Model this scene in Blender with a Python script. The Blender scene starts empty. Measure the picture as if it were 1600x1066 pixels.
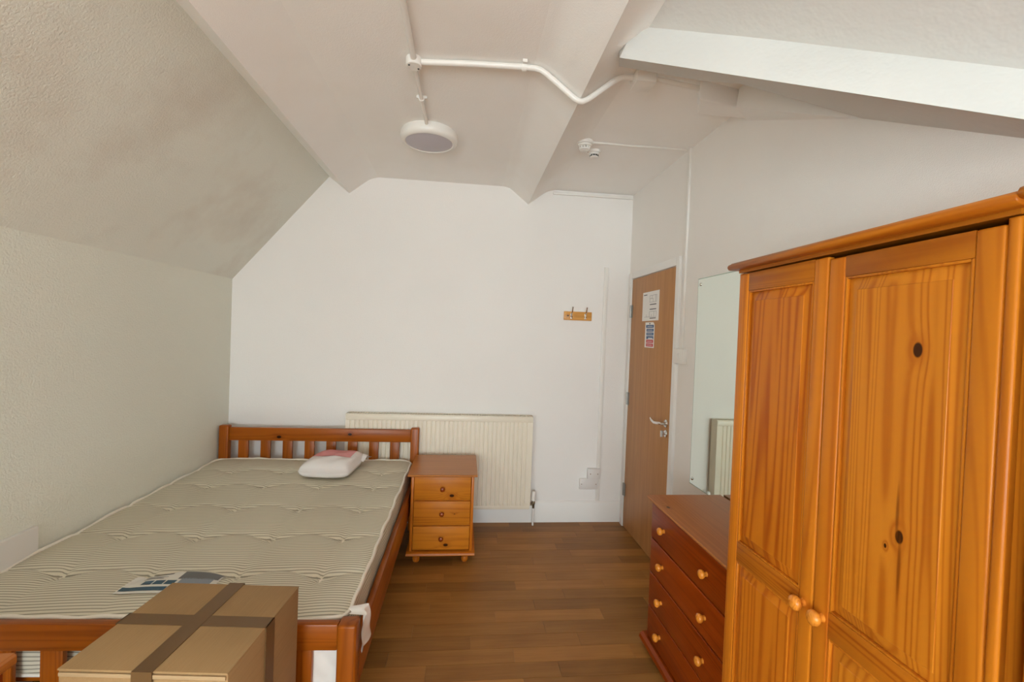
import bpy, bmesh, math, random
from mathutils import Vector, Matrix
random.seed(7)
SC = bpy.context.scene
COL = SC.collection

# ------------------------------------------------------------------ camera
F_PX = 708.85
yaw, pitch, roll, CAM_H = .1038, -.0165, .0376, 1.5144
cam_d = bpy.data.cameras.new('camera'); cam = bpy.data.objects.new('camera', cam_d); COL.objects.link(cam)
cam_d.sensor_fit = 'HORIZONTAL'; cam_d.sensor_width = 36.0; cam_d.lens = 36.0 * F_PX / 1600.0
cam_d.clip_start = .02
Fv = Vector((math.sin(yaw)*math.cos(pitch), math.cos(yaw)*math.cos(pitch), math.sin(pitch)))
Rv = Vector((math.cos(yaw), -math.sin(yaw), 0)); Uv = Rv.cross(Fv)
R2 = Rv*math.cos(roll) + Uv*math.sin(roll); U2 = Uv*math.cos(roll) - Rv*math.sin(roll)
cam.matrix_world = Matrix(((R2.x, U2.x, -Fv.x, 0), (R2.y, U2.y, -Fv.y, 0), (R2.z, U2.z, -Fv.z, CAM_H), (0, 0, 0, 1)))
SC.camera = cam

# ------------------------------------------------------------------ daylight: overcast sky through the rear window and the low side window behind the camera
SC.cycles.max_bounces = 16; SC.cycles.diffuse_bounces = 10
W = bpy.data.worlds.new('overcast_sky'); SC.world = W; W.use_nodes = True
wn = W.node_tree.nodes; wn.clear()
bg = wn.new('ShaderNodeBackground'); wo = wn.new('ShaderNodeOutputWorld')
bg.inputs[0].default_value = (.80, .94, 1.0, 1); bg.inputs[1].default_value = 24.0
W.node_tree.links.new(bg.outputs[0], wo.inputs[0])
WIN = dict(x0=-1.2, x1=.5, z0=.35, z1=1.9, y=-4.2)
WIN2 = dict(y0=-2.55, y1=-1.35, z0=.50, z1=1.70, x=-1.747)
pl = bpy.data.lights.new('window_portal', 'AREA'); pl.shape = 'RECTANGLE'; pl.cycles.is_portal = True
pl.size = WIN['x1']-WIN['x0']; pl.size_y = WIN['z1']-WIN['z0']
po = bpy.data.objects.new('window_portal', pl); COL.objects.link(po)
po.location = ((WIN['x0']+WIN['x1'])/2, WIN['y']-.02, (WIN['z0']+WIN['z1'])/2); po.rotation_euler = (math.pi/2, 0, 0)
pl2 = bpy.data.lights.new('side_window_portal', 'AREA'); pl2.shape = 'RECTANGLE'; pl2.cycles.is_portal = True
pl2.size = WIN2['z1']-WIN2['z0']; pl2.size_y = WIN2['y1']-WIN2['y0']
po2 = bpy.data.objects.new('side_window_portal', pl2); COL.objects.link(po2)
po2.location = (WIN2['x']-.06, (WIN2['y0']+WIN2['y1'])/2, (WIN2['z0']+WIN2['z1'])/2); po2.rotation_euler = (0, -math.pi/2, 0)
vs = SC.view_settings
vs.view_transform = 'Standard'; vs.look = 'None'; vs.gamma = 1.0; vs.exposure = 0.0; vs.use_curve_mapping = False

# ------------------------------------------------------------------ mesh helpers
class MB:
    def __init__(s): s.v = []; s.f = []
    def add(s, vs_, fs_):
        n = len(s.v); s.v += [tuple(p) for p in vs_]; s.f += [tuple(i+n for i in q) for q in fs_]; return s
    def box(s, x0, x1, y0, y1, z0, z1):
        return s.add([(x0,y0,z0),(x1,y0,z0),(x1,y1,z0),(x0,y1,z0),(x0,y0,z1),(x1,y0,z1),(x1,y1,z1),(x0,y1,z1)],
                     [(0,3,2,1),(4,5,6,7),(0,1,5,4),(1,2,6,5),(2,3,7,6),(3,0,4,7)])
    def lathe(s, prof, origin=(0,0,0), axis='z', n=24, cap=True):
        """prof: list of (radius, height) along axis"""
        o = Vector(origin); vs_ = []; fs_ = []
        A = {'x': Vector((1,0,0)), 'y': Vector((0,1,0)), 'z': Vector((0,0,1)), '-x': Vector((-1,0,0)), '-y': Vector((0,-1,0)), '-z': Vector((0,0,-1))}[axis]
        t = Vector((0,0,1)) if abs(A.z) < .5 else Vector((1,0,0))
        u = A.cross(t).normalized(); w = A.cross(u)
        for r, hh in prof:
            for k in range(n):
                a = 2*math.pi*k/n
                vs_.append(o + A*hh + u*(r*math.cos(a)) + w*(r*math.sin(a)))
        m = len(prof)
        for i in range(m-1):
            for k in range(n):
                k2 = (k+1) % n
                fs_.append((i*n+k, i*n+k2, (i+1)*n+k2, (i+1)*n+k))
        if cap:
            fs_.append(tuple(range(n-1, -1, -1))); fs_.append(tuple((m-1)*n+k for k in range(n)))
        return s.add(vs_, fs_)
    def tube(s, pts, r, n=10, closed=False):
        P = [Vector(p) for p in pts]; m = len(P); vs_ = []; fs_ = []
        up = None
        for i, p in enumerate(P):
            if closed: d = (P[(i+1) % m]-P[i-1]).normalized()
            else: d = (P[min(i+1, m-1)]-P[max(i-1, 0)]).normalized()
            if up is None:
                up = Vector((0,0,1)) if abs(d.z) < .9 else Vector((1,0,0))
            u = d.cross(up).normalized(); w = u.cross(d).normalized(); up = w
            rr = r[i] if isinstance(r, (list, tuple)) else r
            for k in range(n):
                a = 2*math.pi*k/n; vs_.append(p + u*(rr*math.cos(a)) + w*(rr*math.sin(a)))
        for i in range(m if closed else m-1):
            j = (i+1) % m
            for k in range(n):
                k2 = (k+1) % n; fs_.append((i*n+k, i*n+k2, j*n+k2, j*n+k))
        if not closed:
            fs_.append(tuple(range(n-1, -1, -1))); fs_.append(tuple((m-1)*n+k for k in range(n)))
        return s.add(vs_, fs_)
    def prism(s, poly, y0, y1, plane='xz'):
        """extrude a closed 2D polygon; plane xz -> along y, yz -> along x, xy -> along z"""
        def mk(a, b, t): return {'xz': (a, t, b), 'yz': (t, a, b), 'xy': (a, b, t)}[plane]
        n = len(poly)
        vs_ = [mk(a, b, y0) for a, b in poly] + [mk(a, b, y1) for a, b in poly]
        fs_ = [tuple(range(n)), tuple(range(2*n-1, n-1, -1))]
        for i in range(n):
            j = (i+1) % n; fs_.append((j, i, n+i, n+j))
        return s.add(vs_, fs_)
    def build(s, name, mat, parent=None, bevel=0, seg=2, smooth=True, ang=35):
        me = bpy.data.meshes.new(name); me.from_pydata(s.v, [], s.f)
        bm = bmesh.new(); bm.from_mesh(me)
        bmesh.ops.recalc_face_normals(bm, faces=bm.faces)
        if bevel:
            es = [e for e in bm.edges if len(e.link_faces) == 2 and e.calc_face_angle(0) > math.radians(40)]
            bmesh.ops.bevel(bm, geom=es, offset=bevel, segments=seg, affect='EDGES', profile=.5, clamp_overlap=True)
        for f in bm.faces: f.smooth = smooth
        for e in bm.edges:
            if len(e.link_faces) != 2 or e.calc_face_angle(0) > math.radians(ang): e.smooth = False
        bm.to_mesh(me); bm.free()
        if mat: me.materials.append(mat)
        o = bpy.data.objects.new(name, me); COL.objects.link(o)
        if parent: o.parent = parent
        return o
def B(name, mat, parent, x0, x1, y0, y1, z0, z1, bevel=.002, seg=2):
    return MB().box(x0, x1, y0, y1, z0, z1).build(name, mat, parent, bevel, seg)
def tag(o, label, cat, group=None):
    o['label'] = label; o['category'] = cat
    if group: o['group'] = group
    return o
def empty(name, loc, label=None, cat=None, group=None, rz=0):
    o = bpy.data.objects.new(name, None); COL.objects.link(o); o.location = loc; o.rotation_euler = (0, 0, rz)
    o.empty_display_size = .05
    if label: tag(o, label, cat, group)
    return o
def struct(o, label=None):
    o['kind'] = 'structure'
    if label: o['label'] = label
    return o
def copy_tree(o, parent=None):
    c = o.copy(); COL.objects.link(c)
    if parent: c.parent = parent
    for ch in list(o.children): copy_tree(ch, c)
    return c

# ------------------------------------------------------------------ materials
class NT:
    def __init__(s, name):
        s.m = bpy.data.materials.new(name); s.m.use_nodes = True
        s.t = s.m.node_tree; s.p = s.t.nodes['Principled BSDF']; s.L = s.t.links
    def n(s, typ, **kw):
        nd = s.t.nodes.new(typ)
        for k, v in kw.items():
            if k.startswith('i_'):
                nd.inputs[k[2:].replace('_', ' ')].default_value = v
            else: setattr(nd, k, v)
        return nd
    def math(s, op, a, b=None, c=None):
        nd = s.t.nodes.new('ShaderNodeMath'); nd.operation = op
        for i, x in enumerate((a, b, c)):
            if x is None: continue
            if isinstance(x, (int, float)): nd.inputs[i].default_value = x
            else: s.L.new(x, nd.inputs[i])
        return nd.outputs[0]
    def vmath(s, op, a, b=None):
        nd = s.t.nodes.new('ShaderNodeVectorMath'); nd.operation = op
        for i, x in enumerate((a, b)):
            if x is None: continue
            if isinstance(x, (tuple, list)): nd.inputs[i].default_value = x
            else: s.L.new(x, nd.inputs[i])
        return nd.outputs['Value' if op in ('LENGTH', 'DISTANCE', 'DOT_PRODUCT') else 0]
    def mix(s, fac, a, b, bt='MIX'):
        nd = s.t.nodes.new('ShaderNodeMix'); nd.data_type = 'RGBA'; nd.blend_type = bt
        for i, x in ((0, fac), (6, a), (7, b)):
            if isinstance(x, (int, float)): nd.inputs[i].default_value = x
            elif isinstance(x, (tuple, list)): nd.inputs[i].default_value = (*x, 1)[:4]
            else: s.L.new(x, nd.inputs[i])
        return nd.outputs[2]
    def ramp(s, fac, stops):
        nd = s.t.nodes.new('ShaderNodeValToRGB'); e = nd.color_ramp.elements
        while len(e) < len(stops): e.new(.5)
        for q, (p, c) in zip(e, stops): q.position = p; q.color = (*c, 1)[:4] if isinstance(c, (tuple, list)) else (c, c, c, 1)
        s.L.new(fac, nd.inputs[0]); return nd.outputs[0]
    def coord(s, which='Object'):
        return s.t.nodes.new('ShaderNodeTexCoord').outputs[which]
    def noise(s, vec, scale, detail=3, rough=.5, dist=0):
        nd = s.t.nodes.new('ShaderNodeTexNoise'); nd.inputs['Scale'].default_value = scale; nd.inputs['Detail'].default_value = detail
        nd.inputs['Roughness'].default_value = rough; nd.inputs['Distortion'].default_value = dist
        if vec is not None: s.L.new(vec, nd.inputs['Vector'])
        return nd.outputs['Fac']
    def bump(s, hgt, dist, strength=1.0):
        nd = s.t.nodes.new('ShaderNodeBump'); nd.inputs['Distance'].default_value = dist; nd.inputs['Strength'].default_value = strength
        s.L.new(hgt, nd.inputs['Height']); s.L.new(nd.outputs[0], s.p.inputs['Normal'])
    def base(s, c):
        if isinstance(c, (tuple, list)): s.p.inputs['Base Color'].default_value = (*c, 1)[:4]
        else: s.L.new(c, s.p.inputs['Base Color'])
    def set(s, rough=.5, metal=0, spec=.5, **kw):
        s.p.inputs['Roughness'].default_value = rough; s.p.inputs['Metallic'].default_value = metal
        s.p.inputs['Specular IOR Level'].default_value = spec
        for k, v in kw.items(): s.p.inputs[k.replace('_', ' ')].default_value = v
        return s.m
def plain(name, c, rough=.5, metal=0, spec=.5, **kw):
    t = NT(name); t.base(c); return t.set(rough, metal, spec, **kw)

def paint(name, c, bump_scale=0, bump_dist=0, stain=None, rough=.75):
    t = NT(name); co = t.coord('Object')
    n1 = t.noise(co, 1.3, 3)
    v = t.ramp(n1, [(.3, tuple(x*.965 for x in c)), (.7, c)])
    if stain:
        n2 = t.noise(co, 2.1, 4, .6)
        fac = t.ramp(n2, [(.48, 0.0), (.75, .55)])
        v = t.mix(fac, v, stain)
    t.base(v)
    if bump_scale:
        h1 = t.noise(co, bump_scale, 2, .6); t.bump(h1, bump_dist)
    return t.set(rough, 0, .3)

def pine(name, axis, light, dark, knots=(), rough=.3, scale=1.0, ring=.5, spec=.22):
    """lacquered pine; grain runs along axis (object coordinates); knots = (x, y, z, radius) in object coordinates"""
    t = NT(name); co = t.coord('Object')
    info = t.t.nodes.new('ShaderNodeObjectInfo')
    off = t.math('MULTIPLY', info.outputs['Random'], 37.0)
    cmb = t.t.nodes.new('ShaderNodeCombineXYZ')
    for i in range(3): t.L.new(off, cmb.inputs[i])
    p = t.vmath('ADD', co, cmb.outputs[0])
    # knots pull the grain aside
    kn = None; ai = 'xyz'.index(axis)
    streaks = [kk for kk in knots if len(kk) > 4]; knots = [kk for kk in knots if len(kk) == 4]
    for kk in knots:
        kx, ky, kz, kr = kk[:4]
        st = [1.0, 1.0, 1.0]; st[ai] = kk[4] if len(kk) > 4 else .62
        d = t.vmath('LENGTH', t.vmath('MULTIPLY', t.vmath('SUBTRACT', co, (kx, ky, kz)), tuple(st)))
        e = t.math('DIVIDE', d, kr)
        kn = e if kn is None else t.math('MINIMUM', kn, e)
    sc = [22*scale]*3; sc[ai] = .55*scale
    g = t.vmath('MULTIPLY', p, tuple(sc))
    if kn is not None:
        w = t.math('MULTIPLY', t.math('POWER', 2.718, t.math('MULTIPLY', kn, -.5)), .7)
        c2 = t.t.nodes.new('ShaderNodeCombineXYZ')
        for i in range(3): t.L.new(w, c2.inputs[i])
        g = t.vmath('ADD', g, c2.outputs[0])
    n0 = t.noise(g, .35, 2, .5, .3)
    rings = t.math('SINE', t.math('MULTIPLY', n0, 130.0))
    r01 = t.math('MULTIPLY_ADD', rings, .5, .5)
    r01 = t.math('POWER', r01, 2.2)
    fine = t.noise(g, 3.2, 3, .6)
    big = t.noise(g, .12, 2, .5)
    m = t.math('ADD', t.math('MULTIPLY', r01, ring*.85), t.math('MULTIPLY_ADD', fine, .5, -.08))
    m = t.math('ADD', m, t.math('MULTIPLY_ADD', big, .7, -.38))
    colr = t.ramp(m, [(.12, light), (.45, tuple((a*2+b)/3 for a, b in zip(light, dark))), (.85, dark)])
    if kn is not None:
        kd = tuple(x*.12 for x in dark)
        halo = t.ramp(t.math('MULTIPLY', kn, .25), [(.22, 1.0), (.75, 0.0)])
        colr = t.mix(t.math('MULTIPLY', halo, .6), colr, dark)
        core = t.ramp(t.math('MULTIPLY', kn, .5), [(.42, 1.0), (.55, 0.0)])
        colr = t.mix(core, colr, kd)
    for kk in streaks:
        st = [1.0, 1.0, 1.0]; st[ai] = kk[4]
        d = t.vmath('LENGTH', t.vmath('MULTIPLY', t.vmath('SUBTRACT', co, tuple(kk[:3])), tuple(st)))
        colr = t.mix(t.ramp(t.math('DIVIDE', d, kk[3]*2), [(.2, .75), (.6, 0.0)]), colr, tuple(x*.45 for x in dark))
    hue = t.t.nodes.new('ShaderNodeHueSaturation')
    t.L.new(colr, hue.inputs['Color']); t.L.new(t.math('MULTIPLY_ADD', info.outputs['Random'], .22, .89), hue.inputs['Value'])
    t.base(hue.outputs[0])
    t.bump(fine, .0006, .25)
    return t.set(rough, 0, spec)

WALL = paint('painted_plaster', (.85, .825, .80), 260, .0012)
WALLR = paint('painted_right_wall', (.85, .825, .79), 260, .0012)
CHIP = paint('textured_wallpaper', (.78, .785, .715), 120, .0032, (.60, .53, .45))
CHIPW = paint('textured_wallpaper_low', (.77, .775, .69), 120, .0032)
CEIL = paint('painted_ceiling', (.91, .90, .88), 200, .001, (.85, .82, .77))
GLOSS = plain('white_gloss_paint', (.80, .785, .76), .35)
DIMW = paint('white_paint_dimmed', (.68, .675, .65), 30, .002)  # white of beam and near slope, darkened in colour to offset strong daylight
LITW = paint('white_paint_brightened', (.86, .85, .83), 30, .002)  # same white in a brighter copy, so stub and fillet look lit
PLASW = plain('white_plastic', (.80, .78, .74), .35)
PLATE = plain('aged_white_plate', (.70, .665, .64), .4)
CREAM = plain('cream_enamel', (.80, .735, .61), .38)
DARK = plain('dark_gap', (.02, .015, .01), .8)
CHROME = plain('chrome', (.75, .74, .72), .18, 1.0)
STEEL = plain('satin_steel', (.36, .35, .33), .42, 1.0)
BRASSD = plain('dull_brass', (.20, .15, .09), .4, .8)
BLACK = plain('black_plastic', (.02, .02, .02), .5)
PL, PD = (.55, .172, .011), (.34, .073, .004)
RL, RD = (.27, .042, .002), (.15, .018, .001)
BL_, BD = (.34, .086, .005), (.19, .040, .002)
pine_z = pine('pine_upright', 'z', PL, PD)
pine_y = pine('pine_lengthwise', 'y', tuple(x*.82 for x in PL), tuple(x*.8 for x in PD))
pine_x = pine('pine_crosswise', 'x', PL, PD)
knob_m = pine('pine_turned', 'x', (.72, .26, .03), (.46, .12, .01), rough=.2, scale=2, spec=.5)
red_y = pine('red_pine_lengthwise', 'y', RL, RD)
red_z = pine('red_pine_upright', 'z', RL, RD)
redtop = pine('red_pine_top', 'y', (.44, .145, .026), (.31, .09, .012), [(.013, .526, .742, .007)], rough=.33, spec=.45)
bed_x = pine('bed_pine_crosswise', 'x', BL_, BD, [(-1.324, 3.458, .695, .010), (-.822, 3.458, .721, .009)])
bed_y = pine('bed_pine_lengthwise', 'y', BL_, BD)
bed_z = pine('bed_pine_upright', 'z', BL_, BD)

# ------------------------------------------------------------------ room shell
D, XL, XR, YR, ZC = 3.6057, -1.747, 1.327, -4.2, 2.677
oak = None
# floor: base slab + separate planks
def floor_mat():
    t = NT('wood_effect_plank'); co = t.coord('Object'); info = t.t.nodes.new('ShaderNodeObjectInfo')
    off = t.math('MULTIPLY', info.outputs['Random'], 53.0)
    cmb = t.t.nodes.new('ShaderNodeCombineXYZ'); t.L.new(off, cmb.inputs[0]); t.L.new(off, cmb.inputs[1])
    p = t.vmath('ADD', co, cmb.outputs[0])
    g = t.vmath('MULTIPLY', p, (1.6, 28, 28))
    a = t.noise(g, 1.0, 4, .6, .4); b = t.noise(g, 5.0, 2, .5); c = t.noise(p, 3.0, 2)
    m = t.math('ADD', t.math('MULTIPLY', a, .6), t.math('MULTIPLY', b, .25)); m = t.math('ADD', m, t.math('MULTIPLY_ADD', c, .5, -.18))
    v = t.ramp(m, [(.3, (.28, .115, .024)), (.7, (.42, .19, .045))])
    hue = t.t.nodes.new('ShaderNodeHueSaturation'); t.L.new(v, hue.inputs['Color'])
    rr = t.math('POWER', info.outputs['Random'], .7)
    t.L.new(t.math('MULTIPLY_ADD', rr, .42, .66), hue.inputs['Value']); t.base(hue.outputs[0])
    t.bump(b, .0005, .3)
    return t.set(.42, 0, .25)
PLANK = floor_mat()
floor = struct(MB().box(XL-.05, XR+.05, YR-.05, D+.05, -.08, -.004).box(XL, XR, YR, -1.1, -.004, 0).build('floor', PLANK))
PW = .0977
known = {0: [.323, .83], 1: [-.077, .56], 2: [.354, .90], 3: [-.03, .63], 4: [-.139, .44], 5: [.213, .80], 6: [-.209, .464], 7: [.08, .622], 8: [.282, .86], 9: [-.12, .483]}
k = -7; y1 = 2.926 - PW*k
nrow = 0
while y1 > -1.0:
    y0 = max(y1 - PW, -1.1) if y1 - PW < -1.0 else y1 - PW
    if k in known: js = list(known[k])
    else:
        a = random.uniform(-.3, .3); js = [a, a + random.uniform(.48, .66)]
    while js[0] > XL + .25: js.insert(0, js[0] - random.uniform(.5, .68))
    while js[-1] < XR - .25: js.append(js[-1] + random.uniform(.5, .68))
    js = [XL] + [j for j in js if XL+.1 < j < XR-.1] + [XR]
    yy0, yy1 = max(y0, YR), min(y1, D)
    if yy1 > yy0 + .005:
        for a, b in zip(js, js[1:]):
            o = MB().box(a+.0006, b-.0006, yy0+.0006, yy1-.0006, -.004, 0).build('plank', PLANK, floor)
    y1 = y0; k += 1

wall_back = struct(B('wall_back', WALL, None, XL-.1, XR+.1, D, D+.1, -.05, 2.85, 0))
wall_left = struct(MB().box(XL-.1, XL, YR-.1, WIN2['y0'], -.05, 1.98).box(XL-.1, XL, WIN2['y1'], D, -.05, 1.98)
    .box(XL-.1, XL, WIN2['y0'], WIN2['y1'], -.05, WIN2['z0']).box(XL-.1, XL, WIN2['y0'], WIN2['y1'], WIN2['z1'], 1.98).build('wall_left', CHIPW))
w = WIN2
win2 = struct(MB().box(XL-.09, XL-.04, w['y0'], w['y1'], w['z0'], w['z0']+.05).box(XL-.09, XL-.04, w['y0'], w['y1'], w['z1']-.05, w['z1'])
    .box(XL-.09, XL-.04, w['y0'], w['y0']+.05, w['z0']+.05, w['z1']-.05).box(XL-.09, XL-.04, w['y1']-.05, w['y1'], w['z0']+.05, w['z1']-.05).build('window_2', GLOSS))
wall_right = struct(B('wall_right', WALLR, None, XR, XR+.1, YR-.1, D, -.05, 2.85, 0))
w = WIN
mb = MB(); yb0, yb1 = YR-.12, YR
mb.box(XL-.1, w['x0'], yb0, yb1, -.05, 2.85).box(w['x1'], XR+.1, yb0, yb1, -.05, 2.85)
mb.box(w['x0'], w['x1'], yb0, yb1, -.05, w['z0']).box(w['x0'], w['x1'], yb0, yb1, w['z1'], 2.85)
wall_rear = struct(mb.build('wall_rear', WALL, None))
win = struct(MB().box(w['x0'], w['x1'], YR-.10, YR-.05, w['z0'], w['z0']+.05).box(w['x0'], w['x1'], YR-.10, YR-.05, w['z1']-.05, w['z1'])
    .box(w['x0'], w['x0']+.05, YR-.10, YR-.05, w['z0']+.05, w['z1']-.05).box(w['x1']-.05, w['x1'], YR-.10, YR-.05, w['z0']+.05, w['z1']-.05).build('window_1', GLOSS))
B('mullion', GLOSS, win, -.375, -.325, YR-.10, YR-.05, w['z0']+.05, w['z1']-.05)

ceiling = struct(B('ceiling', CEIL, None, -1.13, XR+.1, YR-.1, D+.02, ZC, ZC+.1, 0))
sl = MB().prism([(XL-.06, 1.845-.072), (XL, 1.845), (-1.068, 2.658), (-1.04, 2.70), (-1.13, 2.78), (XL-.10, 2.06)], YR-.1, D+.02)
sl.build('roof_slope', CHIP, ceiling)
MB().prism([(-1.12, 2.72), (-1.068, 2.657), (-.918, 2.541), (-.81, 2.626), (-.785, 2.645), (-.76, 2.660), (-.725, 2.672), (-.69, ZC+.002), (-.7, 2.72)], YR-.1, D+.02).build('ceiling_rib', CEIL, ceiling, ang=25)
MB().prism([(.24, ZC+.002), (.285, 2.673), (.315, 2.664), (.34, 2.646), (.463, 2.549), (.59, 2.645), (.62, 2.662), (.65, 2.671), (.69, ZC+.002), (.68, 2.72), (.25, 2.72)], YR-.1, D+.02).build('ceiling_rib', CEIL, ceiling, ang=25)
# sloping ceiling and boxed hip beam on the near right
ts = .839
def zs(x): return 2.67 - ts*(x-.634)
m = MB()
pl4 = [(.62, YR-.1), (.62, 1.70), (1.34, .85), (1.34, YR-.1)]
m.add([(x, y, zs(x)) for x, y in pl4] + [(x, y, zs(x)+.08) for x, y in pl4], [(0,1,2,3),(7,6,5,4),(0,4,5,1),(1,5,6,2),(2,6,7,3),(3,7,4,0)])
m.build('roof_slope', DIMW, ceiling)
LA, LE = Vector((.543, 1.682, 2.57)), Vector((1.34, .713, 1.910))
TA, TE = Vector((.611, 1.662, 2.6893)), Vector((1.34, .805, 2.078))
TA2, TE2 = TA + Vector((.03, .05, .03)), TE + Vector((.0, .06, .03))
low = [LA, LA.lerp(LE, .38), LA.lerp(LE, .55), LA.lerp(LE, .8), LE]
back = [Vector((.575, 1.786, 2.60)), Vector((.957, 1.828, 2.60)), Vector((1.112, 1.82, 2.60)), Vector((1.33, 1.431, 2.291)), Vector((1.34, .973, 2.028))]
top = [TA + Vector((0, .03, .04)), TA.lerp(TE, .38), TA.lerp(TE, .55), TA.lerp(TE, .8), TE]
up = [Vector((b.x, b.y, 2.72)) for b in back]
vs_ = low + back + top + up; fs_ = []
for i in range(4):
    fs_ += [(i, i+1, 5+i+1, 5+i), (i, 10+i, 10+i+1, i+1), (5+i, 5+i+1, 15+i+1, 15+i), (10+i, 15+i, 15+i+1, 10+i+1)]
fs_ += [(0, 5, 15, 10), (4, 14, 19, 9)]
MB().add(vs_, fs_).build('boxed_beam', DIMW, ceiling, ang=40)
# boxed stub and tapering fillet behind the beam
p2, p3, p5, p6 = (1.003, 1.949), (1.2, 1.988), (1.335, 2.085), (1.062, 2.08)
MB().prism([p2, p3, p5, p6], 2.591, 2.70, 'xy').build('boxed_stub', LITW, ceiling, bevel=.008, seg=3)
v = [(1.2, 1.988, 2.591), (1.335, 1.425, 2.287), (1.335, 2.12, 2.60), (1.21, 1.98, 2.70), (1.335, 1.425, 2.66), (1.335, 2.12, 2.70)]
MB().add(v, [(0,1,4,3),(0,2,1),(0,3,5,2),(3,4,5),(1,2,5,4)]).build('fillet', LITW, ceiling)

# baseboards and boxed ledge
struct(MB().prism([(D-.018, 0), (D-.018, .15), (D-.012, .165), (D-.004, .172), (D, .172), (D, 0)], XL, XR, 'yz').build('baseboard_back', GLOSS))
struct(MB().prism([(XR-.016, 0), (XR-.016, .15), (XR-.004, .172), (XR, .172), (XR, 0)], YR, 2.69, 'xz').build('baseboard_right', GLOSS))
struct(B('baseboard_left', GLOSS, None, XL, XL+.022, -.30, 2.055, 0, .645, .004))

# ------------------------------------------------------------------ door
def oak_mat():
    t = NT('oak_veneer'); co = t.coord('Object'); g = t.vmath('MULTIPLY', co, (40, 40, 1.4))
    a = t.noise(g, .6, 4, .6, .3); b = t.noise(g, 4, 2)
    m = t.math('ADD', t.math('MULTIPLY', a, .65), t.math('MULTIPLY', b, .35))
    t.base(t.ramp(m, [(.3, (.37, .165, .053)), (.72, (.53, .26, .092))])); t.bump(b, .0004, .3)
    return t.set(.45, 0, .4)
OAK = oak_mat()
dh, dl = 3.506, 2.752
door = struct(B('door_1', OAK, None, XR-.012, XR+.03, dl, dh, .008, 1.978, .0015))
hd = MB().lathe([(.026, 0), (.026, .006), (.022, .010), (.012, .011), (.010, .045)], (XR-.012, 2.80, .97), '-x')
hd.tube([(XR-.050, 2.80, .97), (XR-.062, 2.808, .97), (XR-.066, 2.83, .967), (XR-.066, 2.87, .963), (XR-.066, 2.91, .972), (XR-.064, 2.935, .982)], [.010, .010, .009, .009, .009, .006], 10)
hd.build('lever_handle', CHROME, door)
MB().lathe([(.024, 0), (.024, .005), (.020, .009), (.008, .010), (.008, .028)], (XR-.012, 2.80, .905), '-x').box(XR-.05, XR-.036, 2.795, 2.805, .885, .925).build('thumb_turn', CHROME, door)
for z in (1.725, 1.03, .30):
    h = MB().box(XR-.0165, XR-.0125, 3.478, 3.506, z-.05, z+.05)
    h.lathe([(.007, -.05), (.007, .05)], (XR-.018, 3.512, z), 'z', 10)
    h.build('hinge', STEEL, door)
# architrave and lining
fr = MB().box(XR-.02, XR+.02, dl-.05, dl-.004, 0, 2.035).box(XR-.02, XR+.02, dh+.004, dh+.06, 0, 2.035).box(XR-.02, XR+.02, dl-.004, dh+.004, 1.983, 2.035)
struct(fr.build('trim_1', GLOSS, None, .003))

# floor plan sheet and fire notice, stuck to the door
paper = plain('paper', (.80, .78, .75), .7); ink = plain('ink', (.06, .06, .07), .7); inkg = plain('grey_ink', (.30, .30, .32), .7)
xs = XR-.012
fp = tag(B('floor_plan_sheet', paper, None, xs-.0015, xs-.0002, 2.992, 3.278, 1.643, 1.853, 0), 'white sheet with two small floor plans, stuck high on the oak door', 'notice')
def marks(parent, name, mat, rects, x):
    mb = MB()
    for (a, b, c, d) in rects: mb.box(x-.0008, x, a, b, c, d)
    return mb.build(name, mat, parent)
def outline(y0, y1, z0, z1, t=.002): return [(y0, y1, z0, z0+t), (y0, y1, z1-t, z1), (y0, y0+t, z0, z1), (y1-t, y1, z0, z1)]
r = outline(3.03, 3.15, 1.775, 1.825) + outline(3.03, 3.15, 1.67, 1.71) + [(3.05, 3.052, 1.775, 1.825), (3.09, 3.092, 1.775, 1.80), (3.11, 3.112, 1.80, 1.825), (3.09, 3.15, 1.80, 1.802),
     (3.07, 3.072, 1.67, 1.71), (3.11, 3.112, 1.67, 1.69), (3.15, 3.24, 1.67, 1.672), (3.20, 3.202, 1.67, 1.69)]
marks(fp, 'plan_drawing', inkg, r[:4] + r[8:12], xs-.0015); marks(fp, 'plan_drawing', inkg, r[4:8] + r[12:], xs-.0015)
for q in [(3.035, 3.145, 1.756, 1.762), (3.035, 3.145, 1.722, 1.728), (3.035, 3.14, 1.658, 1.664), (3.20, 3.26, 1.83, 1.836)]: marks(fp, 'caption', ink, [q], xs-.0015)
fn = tag(MB().prism([(3.212, 1.45), (3.212, 1.632), (3.075, 1.632), (3.055, 1.618), (3.05, 1.60), (3.05, 1.45)], xs-.0015, xs-.0002, 'yz').build('fire_action_notice', paper), 'narrow fire notice with blue and red panels below the floor plan sheet', 'notice')
blue = plain('notice_blue', (.035, .10, .24), .5); red = plain('notice_red', (.55, .045, .055), .5)
for i, z in enumerate((1.592, 1.565, 1.538, 1.512)):
    marks(fn, 'blue_panel', blue, [(3.062, 3.185 if i else 3.195, z, z+.021)], xs-.0015)
for z in (1.485, 1.458): marks(fn, 'red_panel', red, [(3.062, 3.185, z, z+.022)], xs-.0015)
for q in [(3.08, 3.17, z+.009, z+.012) for z in (1.592, 1.565, 1.538, 1.485, 1.458)] + [(3.075, 3.15, 1.514, 1.521)]: marks(fn, 'white_lettering', paper, [q], xs-.0022)
marks(fn, 'flame_symbol', ink, [(3.125, 3.138, 1.616, 1.628)], xs-.0015)

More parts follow.
